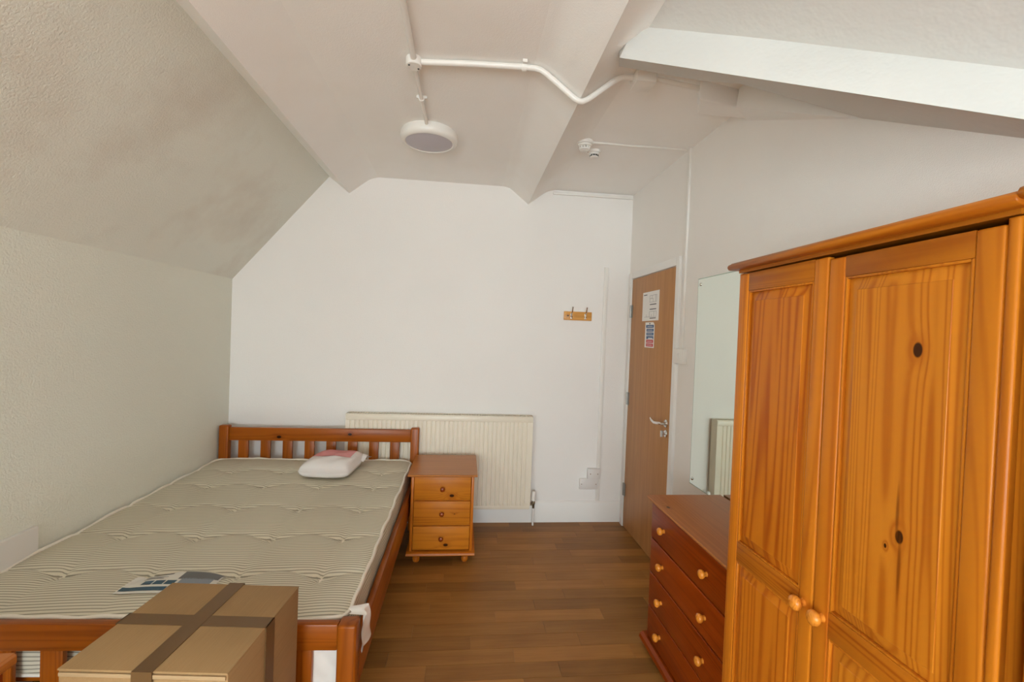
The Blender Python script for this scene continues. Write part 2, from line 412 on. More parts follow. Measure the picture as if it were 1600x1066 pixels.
# ------------------------------------------------------------------ right wall fittings
sw = empty('light_switch', (XR, 2.655, 1.415), 'white light switch plate between the door frame and the mirror', 'switch')
B('plate', PLASW, sw, -.030, 0, -.066, .066, -.045, .045, .004); B('rocker', PLASW, sw, -.034, -.030, -.012, .012, -.018, .018, .001)
tag(B('cable_trunking', PLASW, None, XR-.014, XR, 2.64, 2.668, 1.46, ZC, .002), 'white vertical cable trunking running down from the ceiling to the light switch', 'trunking')
mirg = NT('silvered_glass'); mirg.base((.80, .86, .79)); MIR = mirg.set(.015, 1.0)
GEDGE = plain('glass_edge', (.45, .56, .47), .15)
mi = empty('wall_mirror', (XR, 2.17, .692), 'frameless wall mirror between light switch and wardrobe', 'mirror')
B('glass_edge', GEDGE, mi, -.010, -.0042, -.31, .31, 0, 1.175, .001)
B('silvering', MIR, mi, -.0112, -.0100, -.304, .304, .006, 1.169, 0)
for y in (-.28, .28):
    for z in (.035, 1.14): MB().lathe([(.009, 0), (.009, .003), (.006, .006), (.001, .007)], (-.0112, y, z), '-x', 14).build('screw_cap', CHROME, mi)

# ------------------------------------------------------------------ back wall fittings
tag(MB().box(1.108, 1.140, D-.014, D, .172, 2.08).build('cable_trunking', PLASW, None, .002), 'white vertical trunking on the back wall between coat hooks and door', 'trunking')
tag(MB().box(.66, 1.322, D-.018, D, 2.640, 2.662).build('cable_trunking', PLASW, None, .003), 'short white trunking along the top of the back wall above the coat hooks', 'trunking')
so = empty('blank_plate', (1.083, D, .399), 'small square white socket plate touching the trunking, upper of two', 'socket plate')
B('plate', PLATE, so, -.053, .053, -.034, 0, -.042, .042, .003)
for x in (-.03, .03): MB().lathe([(.004, 0), (.004, .001), (.001, .0015)], (x, -.034, 0), '-y', 8).build('screw', CHROME, so)
so = empty('socket_plate', (1.043, D, .314), 'wide white double socket plate just above the skirting, lower of two', 'socket plate')
B('plate', PLATE, so, -.074, .074, -.028, 0, -.043, .043, .003)
for x in (-.06, .06): MB().lathe([(.004, 0), (.004, .001), (.001, .0015)], (x, -.028, 0), '-y', 8).build('screw', CHROME, so)

hk = empty('coat_hook_rail', (.901, D, 1.675), 'small pine board with two metal coat hooks on the back wall', 'coat hooks')
hookwood = pine('hook_board_pine', 'x', (.66, .33, .09), (.45, .19, .04), [(-.082, -.018, 0, .006)])
B('board', hookwood, hk, -.114, .114, -.018, 0, -.035, .035, .003)
for x in (-.055, .060):
    h = MB().box(x-.007, x+.007, -.022, -.018, -.026, .022)
    h.tube([(x, -.022, .012), (x, -.038, .016), (x, -.052, .032), (x, -.060, .055), (x, -.066, .070)], [.005, .005, .0045, .0045, .006], 8)
    h.tube([(x, -.022, -.012), (x, -.036, -.020), (x, -.046, -.014), (x, -.048, -.004)], [.005, .005, .005, .006], 8)
    h.build('hook', CHROME, hk)

# radiator
ra = empty('radiator', (-.156, D-.06, .139), 'long cream panel radiator on the back wall behind the bedside cabinet', 'radiator')
rw, rh = .709, .728
yf = -.046
prof = []; pitch_r = .0334; nfl = int((2*rw-.03)/pitch_r); x0r = -nfl*pitch_r/2
prof.append((-rw, yf))
for i in range(nfl):
    xc = x0r + i*pitch_r
    prof += [(xc+.004, yf), (xc+.008, yf+.008), (xc+.012, yf+.008), (xc+.016, yf)]
prof.append((rw, yf)); prof += [(rw, yf+.016), (-rw, yf+.016)]
MB().prism(prof, .028, rh-.045, 'xy').build('front_panel', CREAM, ra, ang=20)
B('bottom_seam', CREAM, ra, -rw, rw, yf+.001, yf+.014, 0, .028, .003)
B('top_seam', CREAM, ra, -rw, rw, yf-.002, yf+.012, rh-.045, rh-.004, .003)
g = MB()
g.box(-rw, rw, yf+.012, yf+.018, rh-.006, rh).box(-rw, rw, .038, .044, rh-.006, rh)
for i in range(72):
    x = -rw + .004 + i*(2*rw-.012)/71; g.box(x, x+.005, yf+.018, .038, rh-.005, rh-.001)
g.build('top_grille', CREAM, ra)
B('side_cover', CREAM, ra, -rw-.003, -rw, yf, .044, .03, rh, .001); B('side_cover', CREAM, ra, rw, rw+.003, yf, .044, .03, rh, .001)
B('rear_panel', CREAM, ra, -rw, rw, .034, .044, 0, rh-.01, .002)
B('bracket', CREAM, ra, -.5, -.46, .044, .059, .1, rh-.1, 0); B('bracket', CREAM, ra, .46, .5, .044, .059, .1, rh-.1, 0)
va = MB().lathe([(.009, -.03), (.010, 0), (.013, .004), (.013, .022), (.010, .03)], (rw+.034, -.012, .028), 'z', 14)
va.tube([(rw, -.012, .03), (rw+.034, -.012, .03)], .010, 12)
vb = va.build('valve', BRASSD, ra)
MB().lathe([(.016, 0), (.019, .006), (.019, .045), (.016, .066), (.010, .074)], (rw+.034, -.012, .058), 'z', 16).build('thermostat_head', PLASW, vb)
MB().tube([(rw+.034, -.012, .005), (rw+.034, -.012, -.139)], .0075, 12).build('pipe', GLOSS, ra)

# ------------------------------------------------------------------ ceiling fittings
GREYD = plain('frosted_diffuser', (.50, .47, .52), .4)
la = empty('ceiling_lamp', (-.25, 2.735, ZC), 'round white bulkhead lamp on the ceiling between the two ribs', 'lamp')
MB().lathe([(.160, 0), (.166, -.010), (.168, -.034), (.164, -.050), (.152, -.060), (.140, -.061), (.136, -.056)], (0, 0, 0), 'z', 64, cap=False).build('housing', PLASW, la, ang=50)
MB().lathe([(.137, -.056), (.12, -.060), (.06, -.066), (.001, -.067)], (0, 0, 0), 'z', 64, cap=False).build('diffuser', GREYD, la, ang=60)
RC = .0125
def cond(name, pts, lab, clips=(), r=RC):
    o = tag(MB().tube(pts, r, 14).build(name, PLASW, None, ang=60), lab, 'conduit')
    for (x, y, z, ax) in clips:
        c = MB()
        c.lathe([(r+.005, -.010), (r+.005, .010)], (x, y, z), ax, 14)
        if ax == 'x': c.box(x-.010, x+.010, y-r-.020, y-r, z+.004, ZC-.001)
        else: c.box(x-r-.016, x+r+.016, y-.006, y+.006, z+.004, ZC-.001)
        c.build('saddle_clip', PLASW, o)
    return o
zc = ZC-.018
cond('conduit', [(-.255, YR+.1, zc), (-.257, 1.965, zc)], 'white conduit on the ceiling leaving the top edge of the picture')
cond('conduit', [(-.258, 2.02, zc), (-.253, 2.58, zc)], 'thin white conduit joining the round junction box to the ceiling lamp', [(-.255, 2.31, zc, 'y')], r=.0095)
yc = 1.955
path = [(-.225, yc+.035, zc), (.0, yc+.012, zc), (.20, yc, zc), (.255, yc, zc), (.285, yc, zc-.005), (.31, yc, zc-.020), (.415, yc, 2.562), (.435, yc, 2.546), (.455, yc, 2.537), (.472, yc, 2.536), (.492, yc, 2.545), (.512, yc, 2.559), (.60, yc, 2.630), (.625, yc, zc-.012), (.65, yc, zc-.002), (.70, yc, zc)]
cond('conduit', path, 'white conduit bending down and up around the right ceiling rib', [(.212, yc, zc, 'x')])
cond('conduit', [(.78, 1.945, zc), (1.02, 1.985, zc)], 'short white conduit between the square box and the boxed stub', r=.011)
jb = tag(MB().lathe([(.030, 0), (.034, -.004), (.034, -.036), (.031, -.039), (.001, -.039)], (-.258, 1.995, ZC), 'z', 32, cap=False).build('junction_box', PLASW), 'round white junction box where three ceiling conduits meet', 'junction box')
for a in (.6, 3.7): MB().lathe([(.004, 0), (.004, .002), (.001, .0025)], (-.258+.022*math.cos(a), 1.995+.022*math.sin(a), ZC-.039), '-z', 8).build('screw', BLACK, jb)
tag(B('switch_box', PLASW, None, .695, .785, 1.905, 1.995, ZC-.055, ZC, .004), 'square white box on the conduit beneath the boxed beam', 'junction box')
def detector(x, y, lab, s=1.0):
    e = empty('smoke_detector', (x, y, ZC), lab, 'smoke detector', 'smoke detectors')
    MB().lathe([(.050*s, 0), (.050*s, -.012*s), (.046*s, -.018*s), (.040*s, -.019*s)], (0,0,0), 'z', 32).build('base', PLASW, e)
    MB().lathe([(.041*s, -.019*s), (.040*s, -.030*s), (.034*s, -.034*s)], (0,0,0), 'z', 32).build('body', PLASW, e)
    for k in range(10):
        a = 2*math.pi*k/10
        MB().box(-.003, .003, -.003, .003, -.045*s, -.033*s).build('vent_fin', PLASW if s >= 1 else BLACK, e).location = (.030*s*math.cos(a), .030*s*math.sin(a), 0)
    MB().lathe([(.033*s, -.044*s), (.031*s, -.050*s), (.018*s, -.054*s)], (0,0,0), 'z', 32).build('cap', PLASW, e)
    return e
detector(.672, 2.675, 'larger round smoke detector with a white cable attached, on the ceiling', 1.0)
detector(.765, 2.80, 'smaller smoke detector with dark slots, just behind the other one', .82)
tag(MB().tube([(.715, 2.668, ZC-.005), (.85, 2.665, ZC-.006), (.95, 2.672, ZC-.005), (1.08, 2.66, ZC-.006), (1.2, 2.664, ZC-.005), (1.30, 2.662, ZC-.006)], .006, 8).build('cable', PLASW), 'thin white cable on the ceiling from smoke detector to right wall', 'cable')

# ------------------------------------------------------------------ bed
bed = empty('bed_frame', (0, 0, 0), 'orange pine double bed frame with slatted headboard and footboard', 'bed')
bx1, bx2 = -1.735, -.316
RACK = -.047           # the footboard sits slightly askew: its wall end is further from the camera
def rack(o):
    ca, sa = math.cos(RACK), math.sin(RACK); px, py = bx2, 1.493
    o.rotation_euler = (0, 0, RACK); o.location = (px - (ca*px - sa*py), py - (sa*px + ca*py), 0)
    return o
slx = [-1.607+.1541*i for i in range(8)]
def roundpost(name, x0, x1, y0, y1, z1): return B(name, bed_z, bed, x0, x1, y0, y1, 0, z1, .008, 3)
for (x0, x1) in ((bx1, bx1+.066), (bx2-.062, bx2)):
    roundpost('post', x0, x1, 3.445, 3.498, .775)
    rack(roundpost('post', x0, x1, 1.493, 1.553, .548))
B('headboard_rail', bed_x, bed, bx1+.066, bx2-.062, 3.458, 3.486, .666, .760, .004)
B('headboard_lower_rail', bed_x, bed, bx1+.066, bx2-.062, 3.458, 3.486, .30, .40, .004)
rack(B('footboard_rail', bed_x, bed, bx1+.066, bx2-.062, 1.503, 1.535, .460, .546, .005))
rack(B('footboard_lower_rail', bed_x, bed, bx1+.066, bx2-.062, 1.503, 1.535, .20, .29, .005))
for x in slx:
    B('headboard_slat', bed_z, bed, x, x+.068, 3.462, 3.482, .40, .666, .002)
    rack(B('footboard_slat', bed_z, bed, x, x+.068, 1.510, 1.528, .29, .460, .002))
B('side_rail', bed_y, bed, bx2-.034, bx2-.008, 1.553, 3.445, .275, .432, .004)
B('side_rail', bed_y, bed, bx1+.010, bx1+.036, 1.632, 3.445, .275, .432, .004)
for i in range(11):
    y = 1.62 + i*.172; B('base_slat', bed_x, bed, bx1+.036, bx2-.034, y, y+.07, .315, .332, .001)

# ------------------------------------------------------------------ mattress
def ticking(name, axis, pitch=.0155):
    t = NT(name); co = t.coord('Object')
    sp = t.t.nodes.new('ShaderNodeSeparateXYZ'); t.L.new(co, sp.inputs[0])
    wob = t.math('MULTIPLY', t.noise(co, 3, 2), .012)
    v = t.math('ADD', sp.outputs['XYZ'.index(axis)], wob)
    fr_ = t.math('FRACT', t.math('DIVIDE', v, pitch))
    tri = t.math('ABSOLUTE', t.math('SUBTRACT', fr_, .5))
    s = t.ramp(tri, [(.115, 1.0), (.175, 0.0)])
    n = t.noise(co, 2.5, 3)
    light = t.ramp(n, [(.3, (.64, .595, .475)), (.7, (.70, .65, .52))])
    t.base(t.mix(t.math('MULTIPLY', s, .8), light, (.21, .19, .145)))
    t.bump(t.noise(co, 900, 1), .0005, .4)
    return t.set(.85, 0, .2)
TOP_M, SIDE_M = ticking('ticking_stripe_top', 'Y'), ticking('ticking_stripe_side', 'Z', .014)
PIPE_M = plain('cream_piping', (.82, .77, .67), .8)
mx, my, mz0, mz1 = -1.0435, 2.492, .335, .540
hx, hy, rc = .678, .935, .07
def plan(u, v, gx=hx, gy=hy, r=rc):
    x, y = u*gx, v*gy
    ax, ay = abs(x), abs(y); cx, cy = gx-r, gy-r
    if ax > cx and ay > cy:
        a, b = (ax-cx)/r, (ay-cy)/r
        k_ = max(a, b)/math.sqrt(a*a+b*b)
        ax, ay = cx + a*k_*r, cy + b*k_*r
        x, y = math.copysign(ax, x), math.copysign(ay, y)
    return x, y
tx = [-1.497, -1.174, -.849, -.530]; ty = [3.138, 2.850, 2.500, 2.152, 1.824]
tufts = [(a-mx, b-my) for b in ty for a in tx]
def shear(x, y): return x, y + (.012 + .044*(hy-y)/(2*hy))*(hx-x)
def edge_d(x, y):
    ax, ay = abs(x), abs(y); cx, cy = hx-rc, hy-rc
    if ax > cx and ay > cy: return rc - math.hypot(ax-cx, ay-cy)
    return min(hx-ax, hy-ay)
def mheight(x, y):
    e = max(edge_d(x, y), 0)
    z = .012*(1-math.exp(-e/.05)) - .006
    for (a, b) in tufts:
        dx_, dy_ = x-a, y-b
        d = math.sqrt((dx_*dx_) + (dy_*dy_))
        if d < .4:
            ang = math.atan2(dy_, dx_)
            z -= .026*math.exp(-d/.055) * (1+.25*math.cos(4*ang))
    # shallow valleys along the tuft rows and columns
    for b in ty:
        z -= .0095*math.exp(-abs(y-(b-my)-.035*math.sin(math.pi*(x-tufts[0][0])/.3223)**2)/.017)
    for a in tx:
        z -= .003*math.exp(-abs(x-(a-mx))/.03)
    z += .003*math.sin(7*x+1.3)*math.sin(5*y)
    return z
NX, NY = 150, 200
mat_root = empty('mattress', (mx, my, mz0), 'cream striped tufted mattress lying on the pine bed', 'mattress')
mv, mf = [], []
for j in range(NY+1):
    for i in range(NX+1):
        u, v_ = -1+2*i/NX, -1+2*j/NY
        x, y = plan(u, v_)
        mv.append((*shear(x, y), mz1-mz0+mheight(x, y)))
for j in range(NY):
    for i in range(NX):
        a = j*(NX+1)+i; mf.append((a, a+1, a+NX+2, a+NX+1))
# perimeter loop
def perim(n_side=60):
    pts = []
    for s_, (p0, p1) in enumerate((((-1,-1),(1,-1)), ((1,-1),(1,1)), ((1,1),(-1,1)), ((-1,1),(-1,-1)))):
        for i in range(n_side):
            t_ = i/n_side; pts.append((p0[0]+(p1[0]-p0[0])*t_, p0[1]+(p1[1]-p0[1])*t_))
    return pts
def sm(me_mb, name, mat, parent): return me_mb.build(name, mat, parent, ang=70)
mt = MB().add(mv, mf); sm(mt, 'quilted_top', TOP_M, mat_root)
per = perim(); np_ = len(per)
def wob(i, k_): return .005*math.sin(i*.45+k_) + .004*math.sin(i*.97+2*k_)
sv, sf = [], []
prof_s = [(0, 1.0), (.006, .93), (.012, .78), (.013, .62), (.010, .50), (.013, .36), (.012, .2), (.006, .07), (0, 0)]
Hm = mz1-mz0
for k_, (o_, t_) in enumerate(prof_s):
    for i, (u, v_) in enumerate(per):
        x, y = plan(u, v_)
        l = math.hypot(u, v_); nx_, ny_ = (u if abs(u) > .98 else 0), (v_ if abs(v_) > .98 else 0)
        q = o_ + (wob(i, k_*.4)*.6 if 0 < k_ < len(prof_s)-1 else 0)
        z = Hm*t_ + (mheight(x, y) if k_ == 0 else 0)
        sv.append((*shear(x+nx_*q*.7, y+ny_*q*.7), z))
for k_ in range(len(prof_s)-1):
    for i in range(np_):
        j = (i+1) % np_; sf.append((k_*np_+i, k_*np_+j, (k_+1)*np_+j, (k_+1)*np_+i))
sf.append(tuple((len(prof_s)-1)*np_+i for i in range(np_)))
sm(MB().add(sv, sf), 'side_border', SIDE_M, mat_root)
def loop_at(z, off=.004, wobz=0):
    P = []
    for i, (u, v_) in enumerate(per):
        x, y = plan(u, v_); nx_, ny_ = (u if abs(u) > .98 else 0), (v_ if abs(v_) > .98 else 0)
        P.append((*shear(x+nx_*(off+wob(i, 0)*.5*wobz), y+ny_*(off+wob(i, 0)*.5*wobz)), z + (mheight(x, y) if wobz else 0) + wob(i, 1.0)*.5*wobz))
    return P
MB().tube(loop_at(Hm+.001, .004, 1), .0075, 8, True).build('piping', PIPE_M, mat_root, ang=80)
MB().tube(loop_at(.01, .006), .006, 8, True).build('piping', PIPE_M, mat_root, ang=80)
TUFT = plain('tuft_felt', (.84, .77, .66), .9)
tm = None
for (a, b) in tufts:
    if tm is None:
        t_ = MB().lathe([(.001, -.003), (.016, -.003), (.019, .002), (.015, .006), (.006, .007), (.001, .004)], (0,0,0), 'z', 12, cap=False)
        tm = t_.build('tuft', TUFT, mat_root, ang=80); tm.location = (*shear(a, b), Hm+mheight(a, b)+.009); tm.scale = (1.25, .8, 1)
    else:
        c = tm.copy(); COL.objects.link(c); c.location = (*shear(a, b), Hm+mheight(a, b)+.009); c.rotation_euler = (0, 0, random.uniform(-.5, .6)); c.parent = mat_root
# printed label on the mattress top
def drape(name, mat, parent, x0, x1, y0, y1, lift, nx=10, ny=10, th=.001):
    vs_, fs_ = [], []
    for layer in (lift, lift-th):
        for j in range(ny+1):
            for i in range(nx+1):
                x = x0+(x1-x0)*i/nx; y = y0+(y1-y0)*j/ny - .030
                vs_.append((*shear(x-mx, y-my), Hm+mheight(x-mx, y-my)+layer))
    N = (nx+1)*(ny+1)
    for j in range(ny):
        for i in range(nx):
            a = j*(nx+1)+i; fs_.append((a, a+1, a+nx+2, a+nx+1)); fs_.append((N+a+nx+1, N+a+nx+2, N+a+1, N+a))
    return MB().add(vs_, fs_).build(name, mat, parent, ang=70)
LABW = plain('label_satin', (.70, .68, .62), .5); TEAL = plain('label_teal', (.025, .085, .135), .5); LGREY = plain('label_photo_grey', (.12, .12, .12), .5)
lab = drape('printed_label', LABW, mat_root, -1.20, -.885, 1.70, 1.855, .0045, 24, 12)
drape('photo_print', LGREY, lab, -1.035, -.890, 1.795, 1.852, .0058, 12, 6, .0006)
drape('photo_print', plain('label_photo_blue', (.22, .25, .29), .5), lab, -1.02, -.905, 1.70, 1.80, .0058, 10, 8, .0006)
for x in (-1.145, -1.105, -1.065): drape('icon_square', TEAL, lab, x, x+.034, 1.757, 1.785, .0058, 3, 3, .0006)
drape('teal_band', TEAL, lab, -1.195, -1.04, 1.715, 1.740, .0058, 12, 3, .0006)
for i, (a, b, y) in enumerate(((-1.14, -1.075, 1.836), (-1.16, -1.08, 1.812), (-1.16, -1.09, 1.800))): drape('text_line', LGREY if i == 0 else inkg, lab, a, b, y, y+(.010 if i == 0 else .004), .0058, 6, 2, .0006)

# ------------------------------------------------------------------ packed pillow on the mattress
def film(name, c, rough=.25):
    t = NT(name); co = t.coord('Object'); t.base(c)
    t.bump(t.noise(co, 26, 3, .6, .6), .004, .5)
    return t.set(rough, 0, .5)
PILW, PINK = film('plastic_wrapped_white', (.82, .79, .78)), film('pink_print', (.66, .24, .25), .3)
pk = empty('packed_pillow', (-.845, 3.125, .546), 'white pillow in clear plastic packaging with pink label, near the headboard', 'pillow', rz=math.radians(-4))
def pillow_z(u, v_, top=True):
    w_ = (1-abs(u)**5)*(1-abs(v_)**5)
    return .048 + (.062 if top else -.046)*max(w_, 0)**.36 + (.004*math.sin(6*u+1)*math.cos(5*v_))*w_
def pillow_xy(u, v_):
    return u*.158*(1-.10*abs(v_)**3*(1-abs(u))), v_*.195*(1-.07*abs(u)**4)
N = 36; vs_, fs_ = [], []
for top_ in (True, False):
    for j in range(N+1):
        for i in range(N+1):
            u, v_ = -1+2*i/N, -1+2*j/N; x, y = pillow_xy(u, v_); vs_.append((x, y, pillow_z(u, v_, top_)))
NN = (N+1)**2
for j in range(N):
    for i in range(N):
        a = j*(N+1)+i; fs_.append((a, a+1, a+N+2, a+N+1)); fs_.append((NN+a+N+1, NN+a+N+2, NN+a+1, NN+a))
for i in range(N):
    fs_ += [(i+1, i, NN+i, NN+i+1), (N*(N+1)+i, N*(N+1)+i+1, NN+N*(N+1)+i+1, NN+N*(N+1)+i), (i*(N+1), (i+1)*(N+1), NN+(i+1)*(N+1), NN+i*(N+1)), ((i+1)*(N+1)+N, i*(N+1)+N, NN+i*(N+1)+N, NN+(i+1)*(N+1)+N)]
body = MB().add(vs_, fs_).build('wrapped_body', PILW, pk, ang=75)
def ppatch(name, mat, u0, u1, v0, v1, lift, n=14):
    vs_, fs_ = [], []
    for l in (lift, lift-.0015):
        for j in range(n+1):
            for i in range(n+1):
                u, v_ = u0+(u1-u0)*i/n, v0+(v1-v0)*j/n; x, y = pillow_xy(u, v_); vs_.append((x, y, pillow_z(u, v_)+l))
    M = (n+1)**2
    for j in range(n):
        for i in range(n):
            a = j*(n+1)+i; fs_.append((a, a+1, a+n+2, a+n+1)); fs_.append((M+a+n+1, M+a+n+2, M+a+1, M+a))
    return MB().add(vs_, fs_).build(name, mat, pk, ang=75)
ppatch('pink_label', PINK, -.80, .78, -.12, .86, .002)
ppatch('label_edge', PILW, .74, .82, -.12, .86, .0025, 6)
ppatch('printed_mark', plain('label_maroon', (.10, .05, .06), .5), .50, .70, .66, .74, .0035, 4)
# gathered plastic tail at the far right corner and pointed corner at the near left
t_ = MB(); vv, ff = [], []
for j in range(9):
    a = j/8
    for i in range(6):
        b = i/5
        vv.append((.125+.05*a+.03*b*a, .10+.115*b-.02*a, .052+.030*math.sin(math.pi*b)*(1-a*.4)+.006*math.sin(9*b+4*a)))
for j in range(8):
    for i in range(5):
        a = j*6+i; ff.append((a, a+1, a+7, a+6))
n0 = len(vv); vv += [(x, y, z-.002) for x, y, z in vv]; ff += [tuple(n0+i for i in reversed(q)) for q in ff]
MB().add(vv, ff).build('plastic_tail', PILW, pk, ang=80)

# ------------------------------------------------------------------ loose white fabric at the foot corner
def sheet_fn():
    vs_, fs_ = [], []
    n, m_ = 22, 26
    # hangs over the mattress foot corner, outside the rail next to the post
    for j in range(m_+1):
        for i in range(n+1):
            u, t_ = i/n, j/m_
            # emerges between mattress and post, folds over the rail, hangs to a point beside the post
            q = max(0, (t_-.18)/.82)
            yl, zl = 1.518-.024*q+.045*(1-min(1, t_/.32)), .556-.098*q
            yr, zr_ = 1.598+.062*q, .562-.150*q
            y, z = yl+(yr-yl)*u, zl+(zr_-zl)*u - .010*math.sin(math.pi*u)*q
            x = -.303 + .0045*math.sin(7*u+2*t_) + .003*math.sin(9*t_+4*u)
            if t_ < .18: x -= .055*(1-t_/.18)**1.4; z -= .010*(1-t_/.18)
            vs_.append((x, y, z))
    for j in range(m_):
        for i in range(n):
            a = j*(n+1)+i; fs_.append((a, a+1, a+n+2, a+n+1))
    return vs_, fs_
clothm = NT('thin_white_fabric'); clothm.base((.78, .745, .70)); CLOTH = clothm.set(.8, 0, .2)
lf = empty('loose_white_cloth', (0, 0, 0), 'loose white cloth bunched at the mattress corner behind the footboard post', 'cloth')
vv, ff = sheet_fn(); n0 = len(vv); vv2 = vv + [(x+.002, y, z) for x, y, z in vv]; ff2 = ff + [tuple(n0+i for i in reversed(q)) for q in ff]
MB().add(vv2, ff2).build('hanging_corner', CLOTH, lf, ang=80)
vv, ff = [], []
n, m_ = 30, 30
for j in range(m_+1):
    for i in range(n+1):
        u, t_ = i/n, j/m_
        x = -.56 + .20*u; z = .29 + .19*t_
        c1 = abs(((u*1.2+t_*1.0) % .5)-.25); c2 = abs(((t_*1.3-u*.9+.2) % .6)-.3)
        y = 1.5295 + .018*c1 + .016*c2 + .047*(-.316-x)
        vv.append((x, y-.002, z))
for j in range(m_):
    for i in range(n):
        a = j*(n+1)+i; ff.append((a, a+1, a+n+2, a+n+1))
n0 = len(vv); vv += [(x, y+.0015, z) for x, y, z in vv]; ff += [tuple(n0+i for i in reversed(q)) for q in ff]
MB().add(vv, ff).build('bunched_fold', CLOTH, lf, ang=60)

# ------------------------------------------------------------------ bedside cabinets
def knob_prof(s=1.0): return [(.010*s, 0), (.009*s, .006*s), (.010*s, .010*s), (.0165*s, .016*s), (.0185*s, .023*s), (.0165*s, .029*s), (.010*s, .033*s), (.001, .034*s)]
BSL, BSD = (.50, .145, .010), (.30, .066, .004)
bs_side = pine('bedside_pine_side', 'z', BSL, BSD)
bs_top = pine('bedside_pine_top', 'x', (.42, .145, .022), (.29, .08, .008), rough=.32, spec=.45)
bs_x = pine('bedside_pine_rail', 'x', BSL, BSD)
bs_knob = plain('bedside_knob_lacquer', (.27, .05, .006), .2)
def bedside(loc, label):
    e = empty('bedside_cabinet', loc, label, 'bedside cabinet')
    w2, dp = .203, .455     # half width of the body, depth; front at y = 0, body behind
    MB().prism([(-.020, .571), (-.026, .575), (-.026, .581), (-.022, .586), (dp, .586), (dp, .569), (-.014, .569)], -w2-.020, w2+.020, 'yz').build('cabinet_top', bs_top, e)
    B('side_panel', bs_side, e, -w2, -w2+.018, 0, dp-.01, .078, .569, .002); B('side_panel', bs_side, e, w2-.018, w2, 0, dp-.01, .078, .569, .002)
    B('back_panel', bs_side, e, -w2+.018, w2-.018, dp-.02, dp-.012, .078, .569, 0)
    MB().prism([(-.020, .056), (-.024, .062), (-.020, .072), (-.010, .078), (dp-.005, .078), (dp-.005, .056)], -w2-.018, w2+.018, 'yz').build('plinth', bs_x, e)
    for i, (z0, z1) in enumerate(((.415, .567), (.251, .408), (.091, .244))):
        kn = [[(.061, -.005, -.046, .0095)], [(.082, -.005, -.004, .003)], [(.031, -.005, -.045, .0095)]][i]
        zc_ = (z0+z1)/2
        dm = pine('drawer_front_pine_%d' % i, 'x', (.57, .19, .014), (.35, .085, .005), kn)
        d = B('drawer', dm, e, -w2+.020, w2-.020, -.006, .014, z0-zc_, z1-zc_, .004, 3); d.location = (0, 0, zc_)
        MB().lathe(knob_prof(.86), (0, -.006, 0), '-y', 20).build('knob', bs_knob, d, ang=60)
        B('drawer_rail', bs_x, e, -w2+.018, w2-.018, .008, .02, z1-.002, z1+.009, 0)
    for x in (-.158, .158):
        for y in (.03, dp-.05):
            f_ = MB().lathe([(.016, 0), (.021, .006), (.024, .020), (.023, .034), (.017, .040), (.020, .046), (.022, .056)], (0,0,0), 'z', 20).build('foot', bs_side, e, ang=60); f_.location = (x, y, 0)
    return e
bc = bedside((-.108, 2.960, 0), 'small three-drawer pine bedside cabinet between the bed and the radiator')
# ------------------------------------------------------------------ desk whose corner shows at the lower left
dk = empty('desk', (-.982, 1.122, 0), 'reddish wooden desk in the lower left corner, only a top corner showing', 'desk')
MB().prism([(-.72, .722), (-.006, .722), (0, .728), (0, .744), (-.006, .750), (-.72, .750)], -.56, 0, 'xz').build('desk_top', redtop, dk)
for x in (-.70, -.030):
    for y in (-.54, -.060): B('leg', red_z, dk, x-.018, x+.022, y, y+.040, 0, .722, .004)
B('apron', red_y, dk, -.718+.02, -.70, -.50, -.06, .63, .722, .002); B('apron', red_y, dk, -.040, -.022, -.50, -.06, .63, .722, .002)
B('apron', bed_x, dk, -.678, -.048, -.050, -.032, .63, .722, .002)
B('apron', bed_x, dk, -.678, -.048, -.530, -.512, .63, .722, .002)

# ------------------------------------------------------------------ cardboard box
def card_mat():
    t = NT('corrugated_cardboard'); co = t.coord('Object')
    n = t.noise(co, 6, 3); f2 = t.noise(t.vmath('MULTIPLY', co, (300, 8, 300)), 1, 2)
    v = t.ramp(t.math('ADD', t.math('MULTIPLY', n, .6), t.math('MULTIPLY', f2, .4)), [(.3, (.29, .175, .075)), (.7, (.37, .225, .10))])
    t.base(v); t.bump(f2, .0004, .4)
    return t.set(.75, 0, .3)
CARD = card_mat()
TAPE = plain('brown_parcel_tape', (.135, .072, .026), .4, spec=.35)
CUT = plain('torn_kraft_edge', (.40, .27, .14), .8)
bx = empty('cardboard_box', (-.681, 1.268, 0), 'taped brown cardboard box standing in front of the footboard', 'box', rz=math.radians(-5.2))
cw, cd, chh = .191, .176, .716
B('body', CARD, bx, -cw, cw, -cd, cd, 0, chh, .004)
B('top_flap', CARD, bx, -cw, -.0015, -cd-.002, cd, chh, chh+.004, .001)
B('top_flap', CARD, bx, .0015, cw, -cd-.002, cd, chh, chh+.004, .001)
B('flap_edge', CUT, bx, -cw+.004, cw-.004, -cd-.0045, -cd-.0005, chh-.012, chh-.003, .001)
tp = MB().box(-.022, .024, -cd-.006, cd+.006, chh+.004, chh+.0056).box(-.022, .024, -cd-.0075, -cd-.0055, chh-.28, chh+.0056).box(-.022, .024, cd+.0045, cd+.006, chh-.2, chh+.0056)
tp.build('lengthwise_tape', TAPE, bx)
tp = MB().box(-cw-.004, cw+.004, -.020, .024, chh+.0042, chh+.0052).box(cw+.001, cw+.004, -.020, .024, chh-.42, chh+.0052).box(-cw-.004, -cw-.001, -.020, .024, chh-.42, chh+.0052)
tp.build('crosswise_tape', TAPE, bx)

